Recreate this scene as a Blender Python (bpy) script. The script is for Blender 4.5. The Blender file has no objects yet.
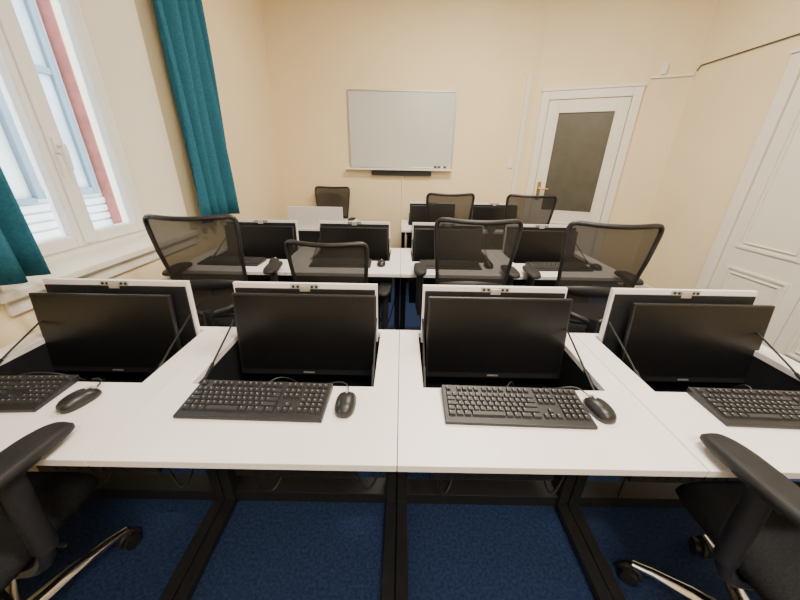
import bpy, bmesh, math, random
from mathutils import Vector, Matrix, Euler
random.seed(4)
S=bpy.context.scene
# ------------------------------------------------------------ materials
def mat(name,col,rough=.5,metal=0,noise=0,nscale=20,bump=0,bscale=200,spec=.5,col2=None,trans=0):
    m=bpy.data.materials.new(name); m.use_nodes=True
    nt=m.node_tree; b=nt.nodes['Principled BSDF']
    b.inputs['Base Color'].default_value=(*col,1); b.inputs['Roughness'].default_value=rough
    b.inputs['Metallic'].default_value=metal; b.inputs['Specular IOR Level'].default_value=spec
    tc=nt.nodes.new('ShaderNodeTexCoord')
    if noise:
        n=nt.nodes.new('ShaderNodeTexNoise'); n.inputs['Scale'].default_value=nscale; n.inputs['Detail'].default_value=4
        nt.links.new(tc.outputs['Object'],n.inputs['Vector'])
        r=nt.nodes.new('ShaderNodeValToRGB')
        c2=col2 or tuple(min(1,c*(1+noise)) for c in col); c1=tuple(c*(1-noise) for c in col)
        r.color_ramp.elements[0].color=(*c1,1); r.color_ramp.elements[1].color=(*c2,1)
        r.color_ramp.elements[0].position=.35; r.color_ramp.elements[1].position=.65
        nt.links.new(n.outputs['Fac'],r.inputs['Fac']); nt.links.new(r.outputs['Color'],b.inputs['Base Color'])
    if bump:
        n=nt.nodes.new('ShaderNodeTexNoise'); n.inputs['Scale'].default_value=bscale; n.inputs['Detail'].default_value=3
        nt.links.new(tc.outputs['Object'],n.inputs['Vector'])
        bp=nt.nodes.new('ShaderNodeBump'); bp.inputs['Strength'].default_value=bump; bp.inputs['Distance'].default_value=.004
        nt.links.new(n.outputs['Fac'],bp.inputs['Height']); nt.links.new(bp.outputs['Normal'],b.inputs['Normal'])
    return m
M={}
M['wall']=mat('cream_paint',(.86,.72,.47),.75,noise=.03,nscale=1.5,bump=.15,bscale=90)
M['reveal']=mat('reveal_paint',(.84,.79,.67),.7,noise=.02,nscale=1.5,bump=.1,bscale=90)
M['ceil']=mat('ceiling_paint',(.85,.82,.74),.8,noise=.02,nscale=2)
M['carpet']=mat('blue_carpet',(.022,.042,.115),.95,noise=.28,nscale=90,bump=1,bscale=400,spec=.1)
M['desk']=mat('white_laminate',(.79,.76,.765),.34,noise=.015,nscale=6)
M['black']=mat('black_metal',(.012,.013,.016),.5,noise=.1,nscale=30,spec=.3)
M['plas']=mat('black_plastic',(.014,.014,.016),.42,noise=.1,nscale=60,bump=.1,bscale=600)
M['rubber']=mat('armrest_pu',(.013,.013,.015),.55,noise=.1,bump=.25,bscale=500,spec=.3)
M['fabric']=mat('seat_fabric',(.014,.015,.018),.9,noise=.3,nscale=200,bump=.6,bscale=500,spec=.2)
M['screen']=mat('screen_panel',(.006,.006,.007),.28,noise=.05,nscale=4,spec=.35)
M['bezel']=mat('bezel_plastic',(.014,.014,.016),.35,noise=.05,nscale=60)
M['key']=mat('keycap_plastic',(.022,.022,.024),.45,noise=.05,nscale=60)
M['legend']=mat('key_legend',(.4,.4,.4),.6,noise=.02)
M['chrome']=mat('polished_aluminium',(.80,.80,.82),.2,metal=1,noise=.03)
M['steel']=mat('lock_steel',(.62,.62,.63),.35,metal=.8,noise=.03)
M['white']=mat('white_gloss_paint',(.82,.78,.69),.35,noise=.02,nscale=4)
M['pvc']=mat('window_pvc',(.78,.78,.79),.3,noise=.02,nscale=4)
M['board']=mat('whiteboard_enamel',(.56,.58,.55),.25,noise=.01,nscale=2)
M['alu']=mat('aluminium_trim',(.5,.5,.5),.35,metal=.7,noise=.03)
M['brass']=mat('brass',(.55,.38,.14),.3,metal=1,noise=.05)
M['red']=mat('red_plastic',(.5,.03,.03),.4,noise=.05)
M['teal']=mat('teal_fabric',(.020,.115,.175),.85,noise=.12,nscale=90,bump=.3,bscale=400,spec=.2)
M['frost']=mat('frosted_glass',(.085,.08,.06),.3,noise=.10,nscale=8,bump=.15,bscale=40)
M['fac']=mat('facade_render',(.46,.49,.49),.9,noise=.05,nscale=2)
M['facgrey']=mat('facade_frame',(.09,.14,.18),.6,noise=.05,nscale=3)
M['facwin']=mat('facade_glass',(.26,.34,.38),.5,noise=.2,nscale=1.2)
M['brick']=mat('red_stone',(.26,.085,.07),.9,noise=.15,nscale=8)
M['cable']=mat('cable_rubber',(.01,.01,.01),.5,noise=.05)
M['wire']=mat('brown_wire',(.08,.06,.045),.6,noise=.05)
def meshmat():
    m=bpy.data.materials.new('chair_mesh'); m.use_nodes=True; nt=m.node_tree; b=nt.nodes['Principled BSDF']
    b.inputs['Base Color'].default_value=(.036,.034,.031,1); b.inputs['Roughness'].default_value=.85; b.inputs['Specular IOR Level'].default_value=.1
    out=nt.nodes['Material Output']; tr=nt.nodes.new('ShaderNodeBsdfTransparent'); mx=nt.nodes.new('ShaderNodeMixShader')
    tc=nt.nodes.new('ShaderNodeTexCoord'); w=nt.nodes.new('ShaderNodeTexWave'); w.inputs['Scale'].default_value=130; w.bands_direction='Z'
    r=nt.nodes.new('ShaderNodeMapRange'); r.inputs['To Min'].default_value=.80; r.inputs['To Max'].default_value=.93
    nt.links.new(tc.outputs['Object'],w.inputs['Vector']); nt.links.new(w.outputs['Fac'],r.inputs['Value'])
    nt.links.new(r.outputs['Result'],mx.inputs['Fac']); nt.links.new(tr.outputs[0],mx.inputs[1]); nt.links.new(b.outputs[0],mx.inputs[2])
    nt.links.new(mx.outputs[0],out.inputs['Surface']); return m
M['mesh']=meshmat()
def glassmat():
    m=bpy.data.materials.new('window_glass'); m.use_nodes=True; nt=m.node_tree; nt.nodes.remove(nt.nodes['Principled BSDF'])
    out=nt.nodes['Material Output']; tr=nt.nodes.new('ShaderNodeBsdfTransparent'); g=nt.nodes.new('ShaderNodeBsdfGlossy')
    g.inputs['Roughness'].default_value=.02; fr=nt.nodes.new('ShaderNodeFresnel'); fr.inputs['IOR'].default_value=1.2
    mx=nt.nodes.new('ShaderNodeMixShader'); nt.links.new(fr.outputs[0],mx.inputs[0]); nt.links.new(tr.outputs[0],mx.inputs[1]); nt.links.new(g.outputs[0],mx.inputs[2])
    nt.links.new(mx.outputs[0],out.inputs['Surface']); return m
M['glass']=glassmat()
def emis(name,col,s):
    m=bpy.data.materials.new(name); m.use_nodes=True; b=m.node_tree.nodes['Principled BSDF']
    b.inputs['Emission Color'].default_value=(*col,1); b.inputs['Emission Strength'].default_value=s; return m
M['lamp']=emis('lamp_diffuser',(1,.9,.75),2.5)
# ------------------------------------------------------------ mesh helpers
def NB(): return bmesh.new()
def box(bm,x0,x1,y0,y1,z0,z1,mtx=None):
    vs=[bm.verts.new(p) for p in [(x0,y0,z0),(x1,y0,z0),(x1,y1,z0),(x0,y1,z0),(x0,y0,z1),(x1,y0,z1),(x1,y1,z1),(x0,y1,z1)]]
    for f in [(0,3,2,1),(4,5,6,7),(0,1,5,4),(1,2,6,5),(2,3,7,6),(3,0,4,7)]: bm.faces.new([vs[i] for i in f])
    if mtx is not None:
        for v in vs: v.co=mtx@v.co
    return vs
def prism(bm,poly,z0,z1):
    a=[bm.verts.new((x,y,z0)) for x,y in poly]; b=[bm.verts.new((x,y,z1)) for x,y in poly]; n=len(poly)
    for k in range(n): bm.faces.new([a[k],a[(k+1)%n],b[(k+1)%n],b[k]])
    bm.faces.new(a[::-1]); bm.faces.new(b)
def tube(bm,pts,r,n=8,closed=False,flat=1.0,ends=True):
    pts=[Vector(p) for p in pts]; N=len(pts); rr=r if isinstance(r,(list,tuple)) else [r]*N
    tang=[]
    for i in range(N):
        a=pts[(i-1)%N] if (closed or i>0) else pts[i]; b=pts[(i+1)%N] if (closed or i<N-1) else pts[i]
        tang.append((b-a).normalized())
    up=Vector((0,1,0)) if abs(tang[0].y)<.9 else Vector((0,0,1))
    nrm=(up-tang[0]*up.dot(tang[0])).normalized(); rings=[]
    for i in range(N):
        nrm=(nrm-tang[i]*nrm.dot(tang[i])).normalized(); bi=tang[i].cross(nrm)
        rings.append([bm.verts.new(pts[i]+rr[i]*(math.cos(2*math.pi*k/n)*nrm*flat+math.sin(2*math.pi*k/n)*bi)) for k in range(n)])
    for i in range(N if closed else N-1):
        A=rings[i];B=rings[(i+1)%N]
        for k in range(n): bm.faces.new([A[k],A[(k+1)%n],B[(k+1)%n],B[k]])
    if not closed and ends:
        bm.faces.new(rings[0][::-1]); bm.faces.new(rings[-1])
def bez(p,q,s,t,n=12):
    p,q,s,t=map(Vector,(p,q,s,t)); return [(1-u)**3*p+3*(1-u)**2*u*q+3*(1-u)*u*u*s+u**3*t for u in [i/n for i in range(n+1)]]
def cyl(bm,p,q,r,n=16): tube(bm,[p,q],r,n)
def stack(bm,hx,hy,levels,e=4,n=32,c=(0,0),fn=None):
    rings=[]
    for z,s in levels:
        ring=[]
        for k in range(n):
            a=2*math.pi*k/n; cx,sy=math.cos(a),math.sin(a)
            x=hx*s*math.copysign(abs(cx)**(2/e),cx); y=hy*s*math.copysign(abs(sy)**(2/e),sy)
            zz=z+(fn(x,y,z) if fn else 0)
            ring.append(bm.verts.new((c[0]+x,c[1]+y,zz)))
        rings.append(ring)
    for A,B in zip(rings,rings[1:]):
        for k in range(n): bm.faces.new([A[k],A[(k+1)%n],B[(k+1)%n],B[k]])
    bm.faces.new(rings[0][::-1]); bm.faces.new(rings[-1])
def fin(bm,name,smooth=False):
    bmesh.ops.recalc_face_normals(bm,faces=bm.faces)
    me=bpy.data.meshes.new(name); bm.to_mesh(me); bm.free()
    if smooth:
        for p in me.polygons: p.use_smooth=True
        try: me.set_sharp_from_angle(angle=math.radians(45))
        except Exception: pass
    return me
def obj(name,me,m,parent=None,loc=(0,0,0),rot=(0,0,0),bev=0):
    if not me.materials: me.materials.append(M[m])
    o=bpy.data.objects.new(name,me); S.collection.objects.link(o); o.parent=parent; o.location=loc; o.rotation_euler=rot
    if bev:
        b=o.modifiers.new('bevel','BEVEL'); b.width=bev; b.segments=2; b.limit_method='ANGLE'
    return o
def empty(name,loc=(0,0,0),rz=0,rx=0):
    e=bpy.data.objects.new(name,None); S.collection.objects.link(e); e.location=loc; e.rotation_euler=(rx,0,rz); e.empty_display_size=.1; return e
def inst(name,tpl,loc,rz=0,rx=0,sc=(1,1,1)):
    e=empty(name,loc,rz,rx); e.scale=sc
    for pn,me,m,bev in tpl: obj(pn,me,m,e,bev=bev)
    return e
def simple(name,boxes,m,bev=0,parent=None):
    bm=NB()
    for b in boxes: box(bm,*b)
    return obj(name,fin(bm,name),m,parent,bev=bev)

# ------------------------------------------------------------ room
XL,XR,YB,YF,H=-1.55,2.9,4.4,-2.2,3.25
CO=(1.55,4.4); CR=(2.9,3.83)
simple('floor',[(XL-.4,XR+.3,YF-.2,YB+.3,-.1,0)],'carpet')
simple('ceiling',[(XL-.4,XR+.3,YF-.2,YB+.3,H,H+.1)],'ceil')
XW=XL-.20; XO=XL-.36; WZ0,WZ1=.92,2.75; SP=.14
WIN=[(1.28,2.20),(-1.35,-.35)]  # second opening is out of view, added to let daylight onto the front floor
bm=NB(); edges=[YF-.2]
for a,b in sorted(WIN): edges+=[a,b]
edges.append(YB+.2)
for i in range(0,len(edges),2):
    ya,yb=edges[i],edges[i+1]
    sa=SP if i>0 else 0; sb=SP if i<len(edges)-2 else 0
    prism(bm,[(XO,ya),(XW,ya),(XL,ya+sa),(XL,yb-sb),(XW,yb),(XO,yb)],0,H)
for a,b in WIN:
    P=[(XO,a),(XW,a),(XL,a-SP),(XL,b+SP),(XW,b),(XO,b)]
    prism(bm,P,0,WZ0-.035); prism(bm,P,WZ1,H)
wm=fin(bm,'wall_left'); wm.materials.append(M['wall']); wm.materials.append(M['reveal'])
for p in wm.polygons:
    n=p.normal
    if abs(n.z)<.1 and abs(n.x)>.2 and abs(n.y)>.2: p.material_index=1
obj('wall_left',wm,'wall')
simple('wall_back',[(XL,CO[0],YB,YB+.2,0,H)],'wall')
simple('wall_right',[(XR,XR+.2,YF-.2,CR[1]+.1,0,H)],'wall')
simple('wall_front',[(XL,XR,YF-.2,YF,0,H)],'wall')
ang=math.atan2(CR[1]-CO[1],CR[0]-CO[0]); L=math.hypot(CR[0]-CO[0],CR[1]-CO[1])
e=simple('wall_corner',[(0,L+.05,0,.2,0,H)],'wall'); e.location=(CO[0],CO[1],0); e.rotation_euler=(0,0,ang)
simple('baseboard_back',[(XL,CO[0],YB-.015,YB,0,.12)],'white',.003)
simple('baseboard_left',[(XL,XL+.015,YF,YB,0,.12)],'white',.003)
simple('baseboard_right',[(XR-.015,XR,2.9,CR[1],0,.12)],'white',.003)
def fr(y0,y1,z0,z1,x0,x1,t,tb=None):
    tb=tb or t
    return [(x0,x1,y0,y0+t,z0,z1),(x0,x1,y1-t,y1,z0,z1),(x0,x1,y0+t,y1-t,z0,z0+tb),(x0,x1,y0+t,y1-t,z1-t,z1)]
for wi,(WY0,WY1) in enumerate(WIN):
    w=empty('window_%d'%(wi+1)); X=XW
    simple('outer_frame',fr(WY0,WY1,WZ0,WZ1,X-.10,X-.0,.045),'pvc',.006,w)
    YM=(WY0+WY1)/2
    simple('sash_far',fr(YM+.001,WY1-.035,WZ0+.035,WZ1-.035,X-.06,X+.015,.062),'pvc',.008,w)
    simple('sash_near',fr(WY0+.035,YM-.001,WZ0+.035,WZ1-.035,X-.06,X+.015,.062),'pvc',.008,w)
    simple('meeting_cover',[(X+.015,X+.028,YM-.03,YM+.03,WZ0+.05,WZ1-.05)],'pvc',.005,w)
    simple('glass_far',[(X-.035,X-.03,YM+.055,WY1-.09,WZ0+.09,WZ1-.09)],'glass',0,w)
    simple('glass_near',[(X-.035,X-.03,WY0+.09,YM-.055,WZ0+.09,WZ1-.09)],'glass',0,w)
    bm=NB(); q=X+.028; box(bm,q,q+.01,YM-.014,YM+.014,1.42,1.49); cyl(bm,(q+.006,YM,1.455),(q+.04,YM,1.455),.008)
    tube(bm,[(q+.04,YM,1.46),(q+.042,YM,1.42),(q+.04,YM,1.34)],[.010,.010,.008]); obj('handle',fin(bm,'wh',True),'pvc',w)
    bm=NB()
    for z in (1.02,2.6): cyl(bm,(X+.01,WY1-.03,z),(X+.01,WY1-.03,z+.08),.009)
    obj('hinges',fin(bm,'hg',True),'pvc',w)
    bm=NB(); prism(bm,[(X-.01,WY0),(XL,WY0-SP),(XL,WY0-SP-.05),(XL+.045,WY0-SP-.05),(XL+.045,WY1+SP+.05),(XL,WY1+SP+.05),(XL,WY1+SP),(X-.01,WY1)],WZ0-.035,WZ0)
    obj('sill',fin(bm,'sill'),'white',w,bev=.006)
    simple('sill_apron',[(XL,XL+.018,WY0-.16,WY1+.16,WZ0-.10,WZ0-.035)],'white',.004,w)
# curtains
def curtain(y0,y1,z0,z1,x,folds,ph):
    bm=NB(); n=folds*16; nz=14; g=[]
    for j in range(nz+1):
        v=j/nz; z=z0+(z1-z0)*v; row=[]
        for i in range(n+1):
            u=i/n; a=.048*(1-.25*v)
            yy=y0+(y1-y0)*(u+.012*math.sin(5*v+9*u))
            yc=(y0+y1)/2; yy=yc+(yy-yc)*(1-.16*v+.05*math.sin(2*v))
            xx=x+a*math.sin(2*math.pi*folds*u+ph+.5*math.sin(3*v))+.012*math.sin(17*u+4*v)
            row.append(bm.verts.new((xx,yy,z+.006*math.sin(11*u))))
        g.append(row)
    for j in range(nz):
        for i in range(n): bm.faces.new([g[j][i],g[j][i+1],g[j+1][i+1],g[j+1][i]])
    return fin(bm,'curtain',True)
rodx=XL+.11
for (a,b,f,ph) in [(2.34,2.90,4,0),(.52,1.22,5,1)]:
    c=empty('curtain'); o=obj('cloth',curtain(a,b,.97,2.86,rodx-.015,f,ph),'teal',c)
    s=o.modifiers.new('sol','SOLIDIFY'); s.thickness=.003
    bm=NB()
    for k in range(7):
        y=a+.06+(b-a-.12)*k/6
        tube(bm,[(rodx+.022*math.cos(t),y,2.88+.022*math.sin(t)) for t in [i*math.pi/6 for i in range(12)]],.003,6,True)
    obj('rings',fin(bm,'rg',True),'alu',c)
bm=NB(); cyl(bm,(rodx,.4,2.88),(rodx,3.1,2.88),.013)
for y in (.5,1.75,3.0): cyl(bm,(XL,y,2.88),(rodx,y,2.88),.008)
obj('curtain_rod',fin(bm,'rod',True),'alu')
# outside facade
f=empty('neighbouring_building'); FX=-4.6
simple('facade_wall',[(FX-.3,FX,-4,9,-3,5.2)],'fac',0,f)
simple('stone_pilaster',[(FX,FX+.18,5.08,5.45,-3,5.2)],'brick',.01,f)
simple('facade_window_frame',fr(4.1,4.98,.9,3.6,FX,FX+.08,.09)+[(FX,FX+.08,4.50,4.58,.99,3.51),(FX,FX+.07,4.19,4.89,2.35,2.43)],'facgrey',.01,f)
simple('facade_window_glass',[(FX,FX+.03,4.19,4.89,.99,3.51)],'facwin',0,f)
bm=NB()
for i in range(26): box(bm,FX,FX+.03,-1,5.08,-2+i*.11,-2+i*.11+.085)
obj('siding',fin(bm,'sd'),'fac',f,bev=.008)
simple('facade_band',[(FX,FX+.06,-1,4.1,.86,.92),(FX,FX+.1,3.42,3.50,.9,5)],'facgrey',0,f)
simple('street_ground',[(-9,XL-.37,-4,10,-3.2,-3.0)],'fac')

# doors
d=empty('door_1',(CO[0],CO[1],0),ang)
s0,s1,dt=.077,1.068,2.17; c=.085
simple('casing',[(s0,s0+c,-.035,0,0,dt),(s1-c,s1,-.035,0,0,dt),(s0+c,s1-c,-.035,0,dt-c,dt),(s0-.01,s1+.01,-.045,0,dt,dt+.025)],'white',.006,d)
a0,a1=s0+c+.006,s1-c-.006
simple('leaf',[(a0,a0+.11,-.022,0,.01,dt-c-.005),(a1-.11,a1,-.022,0,.01,dt-c-.005),(a0+.11,a1-.11,-.022,0,dt-c-.12,dt-c-.005),(a0+.11,a1-.11,-.022,0,.01,.85)],'white',.004,d)
simple('leaf_panel_moulding',[(a0+.15,a1-.15,-.03,-.022,.2,.22),(a0+.15,a1-.15,-.03,-.022,.70,.72),(a0+.15,a0+.17,-.03,-.022,.22,.70),(a1-.17,a1-.15,-.03,-.022,.22,.70)],'white',.004,d)
simple('frosted_pane',[(a0+.105,a1-.105,-.010,-.004,.84,dt-c-.11)],'frost',0,d)
simple('glazing_bead',[(a0+.108,a0+.122,-.028,-.006,.85,dt-c-.12),(a1-.122,a1-.108,-.028,-.006,.85,dt-c-.12),(a0+.122,a1-.122,-.028,-.006,dt-c-.134,dt-c-.12),(a0+.122,a1-.122,-.028,-.006,.85,.864)],'white',.002,d)
bm=NB(); box(bm,a0+.03,a0+.07,-.030,-.022,.98,1.20); cyl(bm,(a0+.05,-.03,1.12),(a0+.05,-.075,1.12),.009); tube(bm,[(a0+.05,-.075,1.12),(a0+.10,-.078,1.12),(a0+.165,-.072,1.115)],[.010,.010,.008])
obj('door_handle',fin(bm,'dh',True),'brass',d)
d=empty('door_2')
y0,y1,c=1.35,2.9,.10
simple('casing',[(XR-.04,XR,y1-c,y1,0,2.18),(XR-.04,XR,y0,y0+c,0,2.18),(XR-.04,XR,y0+c,y1-c,2.18-c,2.18),(XR-.055,XR,y0-.01,y1+.01,2.18,2.21)],'white',.006,d)
ym=(y0+y1)/2
for nm,p,q in (('leaf_far',ym+.003,y1-c-.006),('leaf_near',y0+c+.006,ym-.003)):
    simple(nm,[(XR-.022,XR,p,q,.01,2.07)],'white',.004,d)
    B=[]
    for z0,z1 in ((.14,.62),(.78,1.96)):
        for k,t in ((.09,.022),(.135,.010)):
            B+=fr(p+k,q-k,z0+k-.09,z1-k+.09,XR-.034,XR-.022,t)
    simple(nm+'_panel_moulding',B,'white',.004,d)
bm=NB(); cyl(bm,(XR-.022,ym+.05,1.05),(XR-.06,ym+.05,1.05),.008)
tube(bm,[(XR-.06,ym+.05,1.05),(XR-.062,ym+.10,1.05),(XR-.06,ym+.16,1.045)],.008); obj('door_handle',fin(bm,'dh2',True),'brass',d)
# trims / conduits
simple('trim_1',[(1.42,1.475,YB-.03,YB,.12,2.34)],'white',.004)
simple('light_switch',[(1.33,1.40,YB-.012,YB,1.35,1.47)],'white',.004)
o=simple('trim_2',[(1.10,L-.01,-.02,0,2.235,2.26)],'white',.003); o.location=(CO[0],CO[1],0); o.rotation_euler=(0,0,ang)
o=simple('junction_box',[(1.17,1.22,-.035,0,2.26,2.36)],'white',.005); o.location=(CO[0],CO[1],0); o.rotation_euler=(0,0,ang)
bm=NB(); tube(bm,[(XR-.012,CR[1]-.03,2.27),(XR-.012,CR[1]-.06,2.31),(XR-.012,2.9,2.31),(XR-.012,1,2.32)],.0055); obj('electrical_conduit',fin(bm,'cd',True),'wire')
# whiteboard
wb=empty('whiteboard'); bx0,bx1,bz0,bz1=-.66,.63,1.325,2.17
simple('surface',[(bx0+.01,bx1-.01,YB-.02,YB-.003,bz0+.01,bz1-.01)],'board',0,wb)
simple('frame',[(bx0,bx0+.016,YB-.028,YB,bz0,bz1),(bx1-.016,bx1,YB-.028,YB,bz0,bz1),(bx0+.016,bx1-.016,YB-.028,YB,bz0,bz0+.016),(bx0+.016,bx1-.016,YB-.028,YB,bz1-.016,bz1)],'alu',.003,wb)
simple('pen_tray',[(bx0-.05,bx1-.0,YB-.085,YB,bz0-.022,bz0-.012),(bx0-.05,bx1,YB-.09,YB-.082,bz0-.022,bz0)],'pvc',.002,wb)
bm=NB()
for x in (.40,.45,.52): box(bm,x,x+.035,YB-.03,YB-.02,bz0+.012,bz0+.032)
obj('magnets',fin(bm,'mg'),'plas',wb)
simple('marker_set',[(-.55,-.43,YB-.07,YB-.055,bz0-.012,bz0+.004)],'red',.003,wb)
simple('wall_speaker_bar',[(-.39,.37,YB-.05,YB,bz0-.085,bz0-.03)],'plas',.006)
bm=NB(); tube(bm,[(0,YB-.006,bz0-.085),(.003,YB-.006,.8),(0,YB-.006,.13)],.006); obj('power_cable',fin(bm,'pc',True),'white')
# ------------------------------------------------------------ desk template
W,D,ZT=.75,.67,.74
def ringslab(hx0,y0,y1,ix,iy0,iy1,z0,z1):
    bm=NB()
    O=[(-hx0,y0),(hx0,y0),(hx0,y1),(-hx0,y1)]; I=[(-ix,iy0),(ix,iy0),(ix,iy1),(-ix,iy1)]
    vs={}
    for nm,P in (('O',O),('I',I)):
        for z,t in ((z0,'b'),(z1,'t')): vs[nm+t]=[bm.verts.new((x,y,z)) for x,y in P]
    for k in range(4):
        j=(k+1)%4
        bm.faces.new([vs['Ot'][k],vs['Ot'][j],vs['It'][j],vs['It'][k]]); bm.faces.new([vs['Ob'][k],vs['Ib'][k],vs['Ib'][j],vs['Ob'][j]])
        bm.faces.new([vs['Ob'][k],vs['Ob'][j],vs['Ot'][j],vs['Ot'][k]]); bm.faces.new([vs['Ib'][k],vs['It'][k],vs['It'][j],vs['Ib'][j]])
    return fin(bm,'desktop')
T=[]
T.append(('desktop',ringslab(W/2-.001,0,D,.295,.29,.645,ZT-.022,ZT),'desk',.0015))
bm=NB(); ix=.305; y0,y1=.28,.655; zb=.42
box(bm,-ix,ix,y0,y0+.008,zb,ZT-.022); box(bm,-ix,ix,y1-.008,y1,zb,ZT-.022); box(bm,-ix,-ix+.008,y0+.008,y1-.008,zb,ZT-.022); box(bm,ix-.008,ix,y0+.008,y1-.008,zb,ZT-.022); box(bm,-ix,ix,y0,y1,zb-.008,zb)
T.append(('monitor_well',fin(bm,'well'),'black',.001))
bm=NB()
for s in (-1,1):
    x=s*.351
    box(bm,x-.022,x+.022,.02,D-.02,.012,.045); box(bm,x-.021,x+.021,.38,.48,.045,ZT-.05); box(bm,x-.022,x+.022,.05,D-.05,ZT-.05,ZT-.022)
    for y in (.05,D-.05): cyl(bm,(x,y,0),(x,y,.014),.018,12)
T.append(('leg_frame',fin(bm,'legs'),'black',.003))
bm=NB(); box(bm,-.33,.33,.39,.47,.02,.08); box(bm,-.32,.32,.04,.07,ZT-.06,ZT-.023)
T.append(('cross_bars',fin(bm,'bars'),'black',.002))
bm=NB(); box(bm,-.24,.22,.30,.55,.30,.412)
for k in range(8): box(bm,-.19+k*.045,-.165+k*.045,.296,.30,.315,.34)
T.append(('power_strip_housing',fin(bm,'psu'),'plas',.004))
bm=NB(); tube(bm,bez((.20,.36,.31),(.26,.30,.05),(.30,.36,.25),(.335,.40,.40)),.005,8); tube(bm,bez((-.2,.36,.31),(-.22,.34,.0),(-.1,.42,.05),(-.12,.5,.30)),.004,8)
T.append(('power_leads',fin(bm,'pl',True),'plas',0))
R=Matrix.Translation((0,.625,.71))@Matrix.Rotation(math.radians(-3),4,'X')
LT=.252
bm=NB(); box(bm,-.285,.285,-.009,.009,0,LT,R); T.append(('lid',fin(bm,'lid'),'desk',.0015))
bm=NB(); box(bm,-.276,.276,-.017,-.0095,-.10,LT-.020,R); T.append(('lid_backing_plate',fin(bm,'lbp'),'black',.001))
bm=NB(); box(bm,-.055,.055,-.014,-.0095,LT-.022,LT,R); box(bm,-.02,.02,-.02,-.014,LT-.030,LT-.006,R); T.append(('lock_plate',fin(bm,'lock'),'steel',.001))
bm=NB()
for x in (-.045,.045,.028,-.028): 
    p=R@Vector((x,-.0139,LT-.011)); q=R@Vector((x,-.016,LT-.011)); cyl(bm,p,q,.0055,10)
T.append(('lock_screws',fin(bm,'ls'),'plas',0))
bm=NB()
for s in (-1,1):
    tube(bm,[(s*.282,.602,.83),(s*.284,.45,.765),(s*.288,.31,.70)],.0035,8); tube(bm,[(s*.285,.40,.742),(s*.288,.31,.70)],.006,8)
T.append(('gas_struts',fin(bm,'gs',True),'black',0))
bm=NB(); box(bm,-.04,.04,.575,.612,.74,.84); T.append(('monitor_bracket',fin(bm,'mb'),'black',.003))
DESK=T
# monitor (origin at bottom centre)
bm=NB(); box(bm,-.27,.27,0,.016,0,.335); mb=fin(bm,'mbody')
bm=NB(); box(bm,-.262,.262,-.0012,.001,.026,.328); ms=fin(bm,'mscreen')
bm=NB(); stack(bm,.17,.11,[(0,1),(.012,.92),(.018,.8)],5,24)
for v in bm.verts: v.co=Vector((v.co.x,.016+v.co.z,.165+v.co.y))
mk=fin(bm,'mback',True)
bm=NB(); box(bm,-.022,.022,-.0014,.001,.009,.015); mlg=fin(bm,'mlogo')
MON=[('housing',mb,'bezel',.003),('screen',ms,'screen',0),('rear_cover',mk,'bezel',0),('badge',mlg,'steel',0)]
# keyboard
def kb():
    bm=NB(); hx,hy=.222,.076
    vs=[bm.verts.new(p) for p in [(-hx,-hy,0),(hx,-hy,0),(hx,hy,0),(-hx,hy,0),(-hx,-hy,.010),(hx,-hy,.010),(hx,hy,.020),(-hx,hy,.020)]]
    for f in [(0,3,2,1),(4,5,6,7),(0,1,5,4),(1,2,6,5),(2,3,7,6),(3,0,4,7)]: bm.faces.new([vs[i] for i in f])
    base=fin(bm,'kbase'); keys=NB(); leg=NB(); u=.0187
    def key(x0,x1,yc,lg=True):
        s=(yc+hy)/(2*hy); z=.010+.010*s; g=.0012; yy0,yy1=yc-u/2+g,yc+u/2-g; X0,X1=x0+g,x1-g; h=.006;t=.0022
        v=[keys.verts.new(p) for p in [(X0,yy0,z-.001),(X1,yy0,z-.001),(X1,yy1,z),(X0,yy1,z),(X0+t,yy0+t,z+h),(X1-t,yy0+t,z+h),(X1-t,yy1-t*.6,z+h+.0008),(X0+t,yy1-t*.6,z+h+.0008)]]
        for f in [(4,5,6,7),(0,1,5,4),(1,2,6,5),(2,3,7,6),(3,0,4,7)]: keys.faces.new([v[i] for i in f])
        if lg:
            a=X0+.004; b=yc+.001
            leg.faces.new([leg.verts.new(p) for p in [(a,b,z+h+.0012),(a+.0028,b,z+h+.0012),(a+.0028,b+.0032,z+h+.0014),(a,b+.0032,z+h+.0014)]])
    x0=-.211; ys=[.056,.030,.0113,-.0074,-.0261,-.0448]
    rows=[[1]*13+[2],[1.5]+[1]*12+[1.5],[1.8]+[1]*11+[2.2],[1.25]+[1]*11+[2.75],[1.25,1.25,1.25,5.5,1.25,1.25,1.75,1.5]]
    for y,r in zip(ys[1:],rows):
        x=x0
        for k in r: key(x,x+k*u,y,k<3); x+=k*u
    x=x0; key(x,x+u,ys[0])
    for gidx in range(3):
        for k in range(4): xx=x0+1.9*u+gidx*4.4*u+k*u; key(xx,xx+u*.95,ys[0])
    nx=x0+15.35*u
    for r,y in enumerate(ys):
        for k in range(3):
            if r==3 or (r==4 and k!=1): continue
            key(nx+k*u,nx+(k+1)*u,y)
    mx=nx+3.35*u
    for r,y in enumerate(ys):
        for k in range(4): key(mx+k*u,mx+(k+1)*u,y)
    return base,fin(keys,'kkeys'),fin(leg,'kleg')
a,b_,c_=kb(); KB=[('body',a,'plas',.002),('keys',b_,'key',0),('key_legends',c_,'legend',0)]
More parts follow.
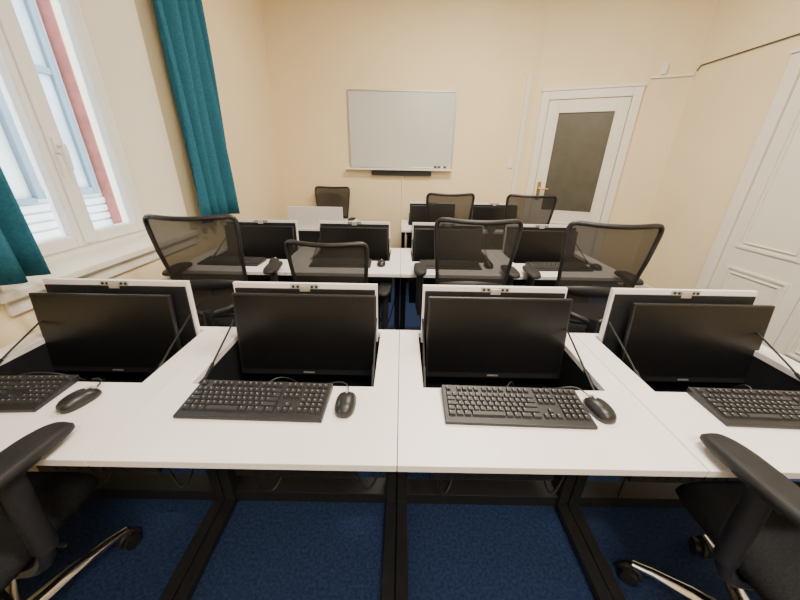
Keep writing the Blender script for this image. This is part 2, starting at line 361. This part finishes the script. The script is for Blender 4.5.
# mouse
bm=NB(); lv=[(0,.93),(.004,1),(.012,1),(.020,.95),(.027,.82),(.032,.62),(.035,.35),(.0355,.1)]
stack(bm,.030,.052,lv,2.6,28,fn=lambda x,y,z:-(z*.5*max(0,y/.056)**2))
mo=fin(bm,'mouse',True)
bm=NB()
tube(bm,[(0,.030+.009*math.cos(t),.023+.009*math.sin(t)) for t in [i*math.pi/8 for i in range(16)]],.0035,6,True); box(bm,-.0006,.0006,.02,.048,.018,.0262)
MOUSE=[('shell',mo,'bezel',0),('scroll_wheel',fin(bm,'mw',True),'steel',0)]
# ------------------------------------------------------------ chair
def chair_tpl(dz,seed=0,arm=.79):
    T=[]; n=5
    bm=NB(); ca=NB(); wh=NB()
    for k in range(5):
        a=2*math.pi*k/5+math.pi/2+seed; dx,dy=math.cos(a),math.sin(a)
        tube(bm,[(dx*.03,dy*.03,.115),(dx*.15,dy*.15,.112),(dx*.25,dy*.25,.095),(dx*.305,dy*.305,.08)],[.027,.022,.017,.014],8)
        cyl(ca,(dx*.30,dy*.30,.075),(dx*.30,dy*.30,.04),.009,8)
        px,py=-dy,dx
        for s in (-1,1):
            c0=Vector((dx*.30+px*s*.008,dy*.30+py*s*.008,.028)); c1=Vector((dx*.30+px*s*.027,dy*.30+py*s*.027,.028)); cyl(wh,c0,c1,.028,16)
        tube(ca,[Vector((dx*.30,dy*.30,.03))+Vector((dx*math.cos(t),dy*math.cos(t),math.sin(t)))*.033 for t in [i*math.pi/6 for i in range(7)]],.009,6)
    cyl(bm,(0,0,.085),(0,0,.14),.042,20)
    T.append(('star_base',fin(bm,'cbase',True),'chrome',0)); T.append(('caster_forks',fin(ca,'cf',True),'plas',0)); T.append(('caster_wheels',fin(wh,'cw',True),'plas',0))
    zs=.47+dz
    bm=NB(); cyl(bm,(0,0,.14),(0,0,.30),.027,18); cyl(bm,(0,0,.28),(0,0,zs-.06),.017,18); T.append(('gas_lift',fin(bm,'gl',True),'black',0))
    bm=NB(); box(bm,-.09,.09,-.13,.12,zs-.07,zs-.015); cyl(bm,(.05,.03,zs-.04),(.24,.05,zs-.05),.006,8); cyl(bm,(-.05,.03,zs-.04),(-.22,.05,zs-.05),.006,8)
    T.append(('tilt_mechanism',fin(bm,'tm'),'plas',.006))
    bm=NB(); stack(bm,.245,.24,[(zs-.015,.88),(zs-.005,.96),(zs+.015,1),(zs+.035,.985),(zs+.05,.93),(zs+.058,.82),(zs+.058,.5),(zs+.056,.2)],4.5,40,fn=lambda x,y,z:-.05*max(0,(y-.12)/.12)**2+.01*(x/.24)**2)
    T.append(('seat_cushion',fin(bm,'seat',True),'fabric',0))
    z0,z1=.575+dz,1.145+dz
    def bp(u,v):
        hw=.165+.058*v**.8
        return Vector((u*hw,-.245+.045*u*u-.055*v+.035*math.sin(math.pi*min(1,v*1.5))*(1-u*u*.6),z0+(z1-z0)*v-.012*(1-u*u)*max(0,v-.5)*2))
    N=112
    def edge(t):
        c,s=math.cos(t),math.sin(t); e=13 if s>0 else 7
        return math.copysign(abs(c)**(2/e),c),math.copysign(abs(s)**(2/e),s)
    raw=[edge(2*math.pi*k/2000) for k in range(2000)]
    def d2(p,q): return math.hypot((p[0]-q[0])*.21,(p[1]-q[1])*.28)
    Ls=[0]
    for k in range(2000): Ls.append(Ls[-1]+d2(raw[k],raw[(k+1)%2000]))
    E=[]; j=0
    for k in range(N):
        t=Ls[-1]*k/N
        while Ls[j+1]<t: j+=1
        f=(t-Ls[j])/max(1e-9,Ls[j+1]-Ls[j]); p,q=raw[j],raw[(j+1)%2000]
        E.append((p[0]+(q[0]-p[0])*f,p[1]+(q[1]-p[1])*f))
    bm=NB(); tube(bm,[bp(u,(1+v)/2) for u,v in E],[.0105+.002*max(0,v) for u,v in E],8,True)
    T.append(('back_frame',fin(bm,'bf',True),'plas',0))
    bm=NB(); rings=[]
    for r in [.12,.3,.5,.7,.86,1.0]: rings.append([bm.verts.new(bp(u*r,(1+v*r)/2)) for u,v in E])
    for A,B in zip(rings,rings[1:]):
        for k in range(N): bm.faces.new([A[k],A[(k+1)%N],B[(k+1)%N],B[k]])
    bm.faces.new(rings[0]); T.append(('back_mesh',fin(bm,'bm',True),'mesh',0))
    bm=NB()
    tube(bm,bez((0,-.08,zs-.045),(0,-.24,zs-.06),(0,-.33,zs+.0),(0,-.305,z0+.06),10),[.028]*11,8)
    for s in (-1,1):
        tube(bm,bez((s*.01,-.305,z0+.03),(s*.08,-.31,z0+.07),(s*.14,-.27,z0+.06),(s*.172,-.225,z0+.10),8),[.017]*9,8)
    T.append(('back_bracket',fin(bm,'bb',True),'plas',0))
    bm=NB()
    pts=[bp(u,.34)+Vector((0,-.018,0)) for u in [-.95,-.7,-.4,0,.4,.7,.95]]
    tube(bm,pts,[.010,.020,.028,.032,.028,.020,.010],8,flat=.35)
    T.append(('lumbar_support',fin(bm,'lb',True),'plas',0))
    az=arm+dz
    bm=NB(); pad=NB()
    for s in (-1,1):
        tube(bm,bez((s*.10,-.02,zs-.03),(s*.24,-.02,zs-.04),(s*.285,-.02,zs-.02),(s*.285,-.01,zs+.07),8),.018,8)
        cyl(bm,(s*.285,-.01,zs+.05),(s*.285,.005,az-.02),.024,10); box(bm,s*.285-.03,s*.285+.03,-.05,.05,az-.030,az-.018)
        stack(pad,.042,.130,[(az-.020,.9),(az-.012,1),(az-.004,1),(az+.004,.94),(az+.008,.8),(az+.008,.4)],3.2,28,c=(s*.285,.02),fn=lambda x,y,z:-.012*max(0,y/.13)**2)
    T.append(('arm_posts',fin(bm,'ap',True),'plas',0)); T.append(('arm_pads',fin(pad,'apd',True),'rubber',0))
    return T
CH=chair_tpl(0); CHmid=chair_tpl(-.05,.5); CHlow=chair_tpl(-.13,.3); CHL=chair_tpl(0,-.35,.785); CHR=chair_tpl(0,-.40,.785)
# ------------------------------------------------------------ placement
Y1,Y2,Y3=.54,1.95,3.38
def cable(pts,name='usb_cable'):
    bm=NB(); tube(bm,pts,.0022,6); obj(name,fin(bm,'cb',True),'cable')
def station(xc,yf,kbp=None,mp=None,mdx=0,mdy=0,ms=1,rx=-7,rz=0):
    inst('computer_desk',DESK,(xc,yf,0),rz)
    inst('computer_monitor',MON,(xc+mdx,yf+.535+mdy,.592),0,math.radians(rx),(ms,1,ms))
    if kbp: 
        inst('computer_keyboard',KB,(kbp[0],kbp[1],ZT+.0005),math.radians(kbp[2]),0,(.94,.98,1))
    if mp:
        inst('computer_mouse',MOUSE,(mp[0],mp[1],ZT+.0005),math.radians(mp[2]))
        x,y=mp[0],mp[1]
        cable(bez((x,y+.054,ZT+.01),(x-.01,y+.14,ZT+.012),(x-.08,y+.06,ZT+.02),(xc+.12,yf+.34,ZT-.03)))
        cable(bez((kbp[0],kbp[1]+.078,ZT+.01),(kbp[0]+.02,kbp[1]+.10,ZT+.02),(xc,yf+.32,ZT+.02),(xc+.03,yf+.36,ZT-.05)))
station(-1.125,Y1,(-1.240,.755,3),(-.940,.735,-16),-.030,0,1)
station(-.375,Y1,(-.418,.748,-1),(-.155,.738,0),.005,.006,1.03)
station(.375,Y1,(.343,.742,-1.5),(.592,.733,8),.012,.006,1.03)
station(1.125,Y1,(1.135,.75,-2),(1.42,.74,0),.045,.0,1)
for i,xc in enumerate((-1.125,-.375,.375,1.125)):
    station(xc,Y2,(xc-.05+.01*i,Y2+.19,(-2,1,0,2)[i]),(xc+.24,Y2+.19,0),rx=-6)
for xc in (.375,1.125):
    station(xc,Y3,(xc-.02,Y3+.2,0),(xc+.25,Y3+.2,0))
inst('computer_desk',DESK,(-.90,4.04,0),math.pi)
def chair(t,x,y,rz): return inst('office_chair',t,(x,y,0),math.radians(rz))
chair(CH,-1.09,1.88,6); chair(CHlow,-.385,1.92,-3); chair(CH,.41,1.92,-2); chair(CH,1.11,1.87,-8)
chair(CH,.44,3.34,3); chair(CH,1.22,3.32,-5); chair(CHmid,-.90,4.03,178)
chair(CHL,-1.15,.48,0); chair(CHR,1.10,.49,2)
# ------------------------------------------------------------ light
for i,(x,y,en) in enumerate([(.7,2.7,92),(.7,.6,92),(.7,-1.2,92)]):  # last lamp, behind the camera, is added as fill for the front floor
    l=empty('ceiling_or_fill_light',(x,y,H))
    simple('housing',[(-.62,.62,-.16,.16,-.06,0)],'white',.006,l); simple('diffuser',[(-.60,.60,-.14,.14,-.065,-.06)],'lamp',0,l)
    ld=bpy.data.lights.new('lamp','AREA'); ld.shape='RECTANGLE'; ld.size=1.2; ld.size_y=.28; ld.energy=en; ld.color=(1,.88,.72)
    lo=bpy.data.objects.new('lamp',ld); S.collection.objects.link(lo); lo.parent=l; lo.location=(0,0,-.075)
wd=bpy.data.worlds.new('overcast_sky'); S.world=wd; wd.use_nodes=True; nt=wd.node_tree
bg=nt.nodes['Background']; bg.inputs['Color'].default_value=(.84,.92,1,1); bg.inputs['Strength'].default_value=12
# ------------------------------------------------------------ camera
cd=bpy.data.cameras.new('camera'); co=bpy.data.objects.new('camera',cd); S.collection.objects.link(co); S.camera=co
cd.sensor_width=36; cd.lens=318/800*36; cd.clip_start=.02
co.matrix_world=Matrix.Translation((0,0,1.41))@Matrix.Rotation(math.radians(90-23.6),4,'X')@Matrix.Rotation(math.radians(1),4,'Z')
